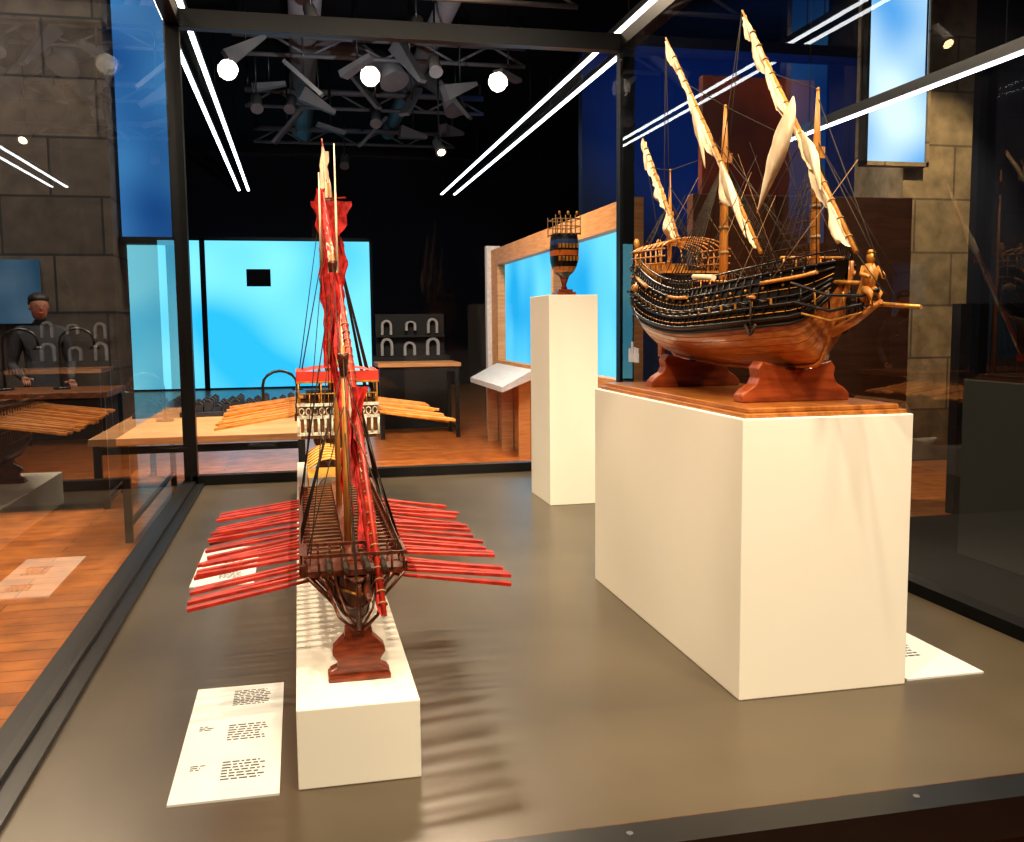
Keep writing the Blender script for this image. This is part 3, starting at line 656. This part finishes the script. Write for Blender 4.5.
# ------------------------------------------------------------------ small stern model on tall plinth
e=empty('ship_stern_model'); cx,cy,z=1.47,5.26,1.655
b=MB(); b.box((cx-.055,cy-.05,z),(cx+.055,cy+.05,z+.02),'standd'); b.box((cx-.04,cy-.035,z+.02),(cx+.04,cy+.035,z+.035),'standd')
b.tube([(cx,cy,z+.035),(cx,cy,z+.06),(cx,cy,z+.09),(cx,cy,z+.12)],[.02,.012,.022,.035],'standd',12); b.obj('stand',e)
b=MB(); rings=[]
for i,(w,d) in enumerate([(.01,.05),(.045,.075),(.062,.085),(.07,.09),(.072,.092),(.075,.095),(.072,.092),(.07,.09),(.066,.088)]):
    zz=z+.10+i*.030; rings.append([(cx+w*math.copysign(abs(math.cos(t))**.6,math.cos(t)),cy+d*math.copysign(abs(math.sin(t))**.6,math.sin(t)),zz) for t in [2*math.pi*j/20 for j in range(20)]])
kk=['hullb','hullw','hullb','hullb','orange','hullb','blue','hullb']
b.loft(rings,'hullb',kf=lambda i,j:kk[i],sm=False); b.obj('hull_section',e)
b=MB()
for i in range(6):
    for k in range(2):
        x=cx-.05+i*.02; b.box((x-.006,cy-.102,z+.19+k*.07),(x+.006,cy-.085,z+.215+k*.07),'gold')
for zz in (.34,.38,.42):
    for sd_ in (-1,1): b.tube([(cx-.07,cy+sd_*.085,z+zz),(cx+.07,cy+sd_*.085,z+zz)],.003,'rope2',5); b.tube([(cx+sd_*.07,cy-.085,z+zz),(cx+sd_*.07,cy+.085,z+zz)],.003,'rope2',5)
for i in range(6):
    for sd_ in (-1,1): b.tube([(cx-.07+i*.028,cy+sd_*.085,z+.33),(cx-.07+i*.028,cy+sd_*.085,z+.44)],.003,'rope2',5)
for x in (-.05,.0,.05): b.ball((cx+x,cy-.09,z+.45),.008,.008,.012,'gold',8,5)
b.obj('gallery_windows_and_rail',e)
# ------------------------------------------------------------------ background furniture
def table(name,x0,x1,y0,y1,z,top,leg='black',th=.05,panel=False):
    e=empty(name); boxobj('top',(x0,y0,z-th),(x1,y1,z),top,e,.004)
    b=MB()
    for x in (x0+.05,x1-.05):
        for y in (y0+.05,y1-.05): b.beam((x,y,0),(x,y,z-th),.05,.05,leg)
        b.beam((x,y0+.05,.12),(x,y1-.05,.12),.03,.03,leg)
    b.beam((x0+.05,y0+.05,z-th-.04),(x1-.05,y0+.05,z-th-.04),.03,.05,leg); b.beam((x0+.05,y1-.05,z-th-.04),(x1-.05,y1-.05,z-th-.04),.03,.05,leg)
    if panel: b.box((x0+.06,y0+.06,.05),(x1-.06,y1-.06,z-th-.02),'dark')
    b.obj('legs',e); return e
table('museum_table',-1.25,.05,7.0,9.6,.74,'oakw')
table('museum_table',1.0,2.1,12.6,13.4,1.0,'oakw')
table('museum_table',-3.3,-1.55,8.4,9.3,.98,'galley2',panel=True)
e=empty('harbour_relief_model'); b=MB(); b.box((-1.0,8.5,.74),(0.0,9.4,.78),'slate')
for row in range(4):
    for i in range(12):
        x=-.92+i*.076; y=8.6+row*.22; h=.04+.02*((i*7+row*3)%3); w=.03
        b.box((x-w,y-.06,.78),(x+w,y+.06,.78+h),'slate'); b.prism([(x-w,.78+h),(x+w,.78+h),(x,.78+h+.022)],'y',y-.06,y+.06,'dark')
b.obj('houses',e)
e=empty('plaster_arch_models'); b=MB(); b.box((1.05,13.9,0),(2.15,14.3,1.05),'dark'); b.obj('cabinet',e)
b=MB()
def arch(x,z,w,h,y=14.0):
    b.box((x-w/2,y,z),(x-w*.28,y+.08,z+h*.6),'plasterd'); b.box((x+w*.28,y,z),(x+w/2,y+.08,z+h*.6),'plasterd')
    n=8; pts=[]
    for j in range(n+1):
        t=math.pi*j/n; pts.append([(x+w*.28*math.cos(t),y,z+h*.6+h*.25*math.sin(t)),(x+w*.5*math.cos(t),y,z+h*.6+h*.4*math.sin(t)),(x+w*.5*math.cos(t),y+.08,z+h*.6+h*.4*math.sin(t)),(x+w*.28*math.cos(t),y+.08,z+h*.6+h*.25*math.sin(t))])
    b.loft(pts,'plasterd',sm=False)
for x,z,w,h in ((1.25,1.36,.16,.22),(1.6,1.42,.16,.14),(1.92,1.38,.16,.22),(1.25,1.06,.18,.26),(1.58,1.06,.18,.2),(1.92,1.06,.2,.26)): arch(x,z,w,h)
b.obj('arches',e)
b=MB(); b.box((1.1,14.1,1.05),(2.1,14.13,1.66),'dark'); b.box((1.1,13.98,1.325),(2.1,14.1,1.35),'dark'); b.obj('shelf_board',e)
for x,yy,z0,hh in ((-2.45,8.9,.98,.5),(-2.0,8.9,.98,.5),(-.30,8.2,.74,.34)):
    e=empty('arc_reading_lamp'); b=MB()
    b.tube([(x,yy,z0),(x,yy,z0+.02)],.07,'black',14)
    b.tube([(x,yy,z0),(x,yy,z0+hh*.8)]+[(x+.14-.14*math.cos(t),yy,z0+hh*.8+.12*math.sin(t)) for t in [j*math.pi/8 for j in range(1,8)]]+[(x+.28,yy,z0+hh*.75)],.012,'black',8)
    b.tube([(x+.28,yy,z0+hh*.75),(x+.28,yy,z0+hh*.68)],[.02,.05],'black',10); b.obj('lamp_arm',e)
boxobj('display_board',(-2.78,9.92,1.55),(-2.38,9.98,2.15),'boardw')
# ------------------------------------------------------------------ person
def person(px,py,h,rot):
    e=empty('standing_visitor'); k=h/1.75
    J={'pel':(0,0,.95),'sp':(0,.01,1.15),'ch':(0,.0,1.36),'nk':(0,0,1.49),'nk2':(0,-.01,1.56),
     'shl':(.17,0,1.42),'ell':(.25,.02,1.14),'wrl':(.20,-.16,.98),'shr':(-.17,0,1.42),'elr':(-.25,.03,1.13),'wrr':(-.18,-.18,1.02),
     'hpl':(.09,0,.90),'knl':(.11,-.02,.50),'anl':(.11,.02,.09),'tol':(.12,-.15,.04),'hpr':(-.09,0,.90),'knr':(-.11,-.01,.50),'anr':(-.12,.03,.09),'tor':(-.13,-.14,.04)}
    rad={'pel':.15,'sp':.135,'ch':.155,'nk':.065,'nk2':.055,'shl':.075,'ell':.05,'wrl':.036,'shr':.075,'elr':.05,'wrr':.036,'hpl':.095,'knl':.065,'anl':.045,'tol':.035,'hpr':.095,'knr':.065,'anr':.045,'tor':.035}
    E=[('pel','sp'),('sp','ch'),('ch','nk'),('nk','nk2'),('ch','shl'),('shl','ell'),('ell','wrl'),('ch','shr'),('shr','elr'),('elr','wrr'),('pel','hpl'),('hpl','knl'),('knl','anl'),('anl','tol'),('pel','hpr'),('hpr','knr'),('knr','anr'),('anr','tor')]
    ks=list(J); me=bpy.data.meshes.new('body'); me.from_pydata([tuple(c*k for c in J[q]) for q in ks],[(ks.index(x),ks.index(y)) for x,y in E],[])
    o=bpy.data.objects.new('clothed_body',me); scn.collection.objects.link(o); o.parent=e
    sk=o.modifiers.new('skin','SKIN'); 
    if not me.skin_vertices: me.skin_vertices.new()
    for i,q in enumerate(ks):
        me.skin_vertices[0].data[i].radius=(rad[q]*k,rad[q]*k*(.75 if q in('pel','sp','ch') else 1)); me.skin_vertices[0].data[i].use_root=(q=='pel')
    sb=o.modifiers.new('sub','SUBSURF'); sb.levels=2; sb.render_levels=2
    me.materials.append(M['cloth'])
    b=MB()
    prof=[(.02,1.535),(.05,1.55),(.062,1.58),(.07,1.62),(.075,1.66),(.074,1.70),(.062,1.735),(.035,1.755),(.01,1.76)]
    rings=[]
    for w,z in prof: rings.append([(w*math.cos(t)*k,(-.015+w*1.2*math.sin(t))*k,z*k) for t in [2*math.pi*j/16 for j in range(16)]])
    b.loft(rings,'skin'); b.tube([(0,-.085*k,1.67*k),(0,-.115*k,1.635*k),(0,-.095*k,1.625*k)],[.007,.013,.006],'skin',6)
    for s in (-1,1): b.ball((s*.03*k,-.09*k,1.665*k),.011,.008,.008,'hair',8,5); b.ball((s*.077*k,0,1.65*k),.01,.02,.03,'skin',8,5)
    b.tube([(-.022*k,-.092*k,1.598*k),(.022*k,-.092*k,1.598*k)],.005,'redc',6)
    b.obj('head',e)
    b=MB(); b.ball((0,.006*k,1.722*k),.088*k,.112*k,.062*k,'hair',16,10); b.ball((0,.03*k,1.69*k),.086*k,.088*k,.08*k,'hair',16,10); b.obj('hair',e)
    b=MB()
    for s,w in ((1,(.20,-.16,.98)),(-1,(-.18,-.18,1.02))):
        w=Vector(w)*k; b.tube([w,w+Vector((0,-.05,-.01))*k,w+Vector((0,-.09,-.015))*k],[.026,.036,.03],'skin',8,0,1)
        for i,l in enumerate((.06,.07,.066,.05)):
            q=w+Vector((-.024+.016*i,-.085,-.012))*k; b.tube([q,q+Vector((0,-l*.5,-.012))*k,q+Vector((0,-l*.8,-.04))*k],[.009,.008,.006],'skin',6)
        q=w+Vector((-s*.025,-.03,0))*k; b.tube([q,q+Vector((-s*.03,-.03,0))*k,q+Vector((-s*.035,-.055,-.01))*k],[.011,.010,.007],'skin',6)
    b.obj('hands',e)
    e.location=(px,py,0); e.rotation_euler=(0,0,rot); return e
person(-2.33,9.66,1.80,.4)
# ------------------------------------------------------------------ lights
def spotl(name,loc,aim,en,col,size=60,blend=.6,rad=.04):
    l=bpy.data.lights.new(name,'SPOT'); l.energy=en; l.color=col; l.spot_size=math.radians(size); l.spot_blend=blend; l.shadow_soft_size=rad
    o=bpy.data.objects.new(name,l); scn.collection.objects.link(o); o.location=loc
    o.rotation_euler=(Vector(aim)-Vector(loc)).to_track_quat('-Z','Y').to_euler(); return o
def areal(name,loc,aim,en,col,sx,sy):
    l=bpy.data.lights.new(name,'AREA'); l.energy=en; l.color=col; l.shape='RECTANGLE'; l.size=sx; l.size_y=sy
    o=bpy.data.objects.new(name,l); scn.collection.objects.link(o); o.location=loc
    o.rotation_euler=(Vector(aim)-Vector(loc)).to_track_quat('-Z','Y').to_euler(); return o
warm=(1,.84,.60)
spotl('case_spot_1',(-.9,.4,4.9),(.3,3.0,.7),420,warm,50,.6,.06)
spotl('case_spot_2',(1.7,.2,4.9),(1.35,2.9,1.4),430,warm,45,.6,.2)
spotl('case_spot_3',(-.2,1.3,5.2),(1.3,2.9,1.3),480,warm,50,.6,.12)
spotl('case_spot_4',(.9,3.0,5.3),(.2,4.9,.9),440,warm,50,.6,.12)
spotl('case_spot_5',(.8,.8,5.2),(.2,3.0,.5),330,warm,70,.6,.08)
spotl('right_face_fill',(4.2,2.2,4.9),(1.6,2.9,1.2),420,warm,38,.6,.1)  # added lamp outside the case; brightens right faces for the glass reflection
for i,x in enumerate((-.9,1.2,3.2)): spotl('front_fill_%d'%i,(x,-2.6,5.3),(.8,3.2,.8),330,(1,.86,.68),62,.7,.15)  # added fill behind the camera, brightens front faces; glass mirrors it like ceiling spots
for i,(x,y) in enumerate(((-3.0,4),(-2.5,8),(1.0,9.0))): areal('floor_wash_%d'%i,(x,y,5.2),(x,y,0),(230,190,420)[i],(1,.80,.58),1.5,1.5)
spotl('floor_glow',(1.4,8.6,4.6),(1.2,8.4,0),330,(1,.75,.5),80)
spotl('pillar_spot',(5.9,6.9,4.9),(6.5,9,2.6),420,(1,.80,.5),44)
spotl('red_wall_spot',(4.6,7.8,5.3),(4.7,9.4,3.2),100,(1,.55,.35),60)
spotl('walnut_spot',(3.8,5.2,5.0),(3.9,7,1.6),110,(1,.75,.5),50)
areal('blue_wash_left',(-3.5,7.5,5.2),(-3,10,3.5),35,(.15,.45,1),1,1)
spotl('blue_wash_right',(6.0,10.5,4.2),(6.5,14,5.0),450,(.1,.35,1),90)
spotl('duct_fill_1',(.8,9.2,2.9),(.9,13.5,5.2),420,(.9,.92,1),70,.9)  # added unseen lamp; makes ducts and baffles stand out
w=bpy.data.worlds.new('world'); scn.world=w; w.use_nodes=True; w.node_tree.nodes['Background'].inputs[0].default_value=(.25,.32,.5,1); w.node_tree.nodes['Background'].inputs[1].default_value=.05
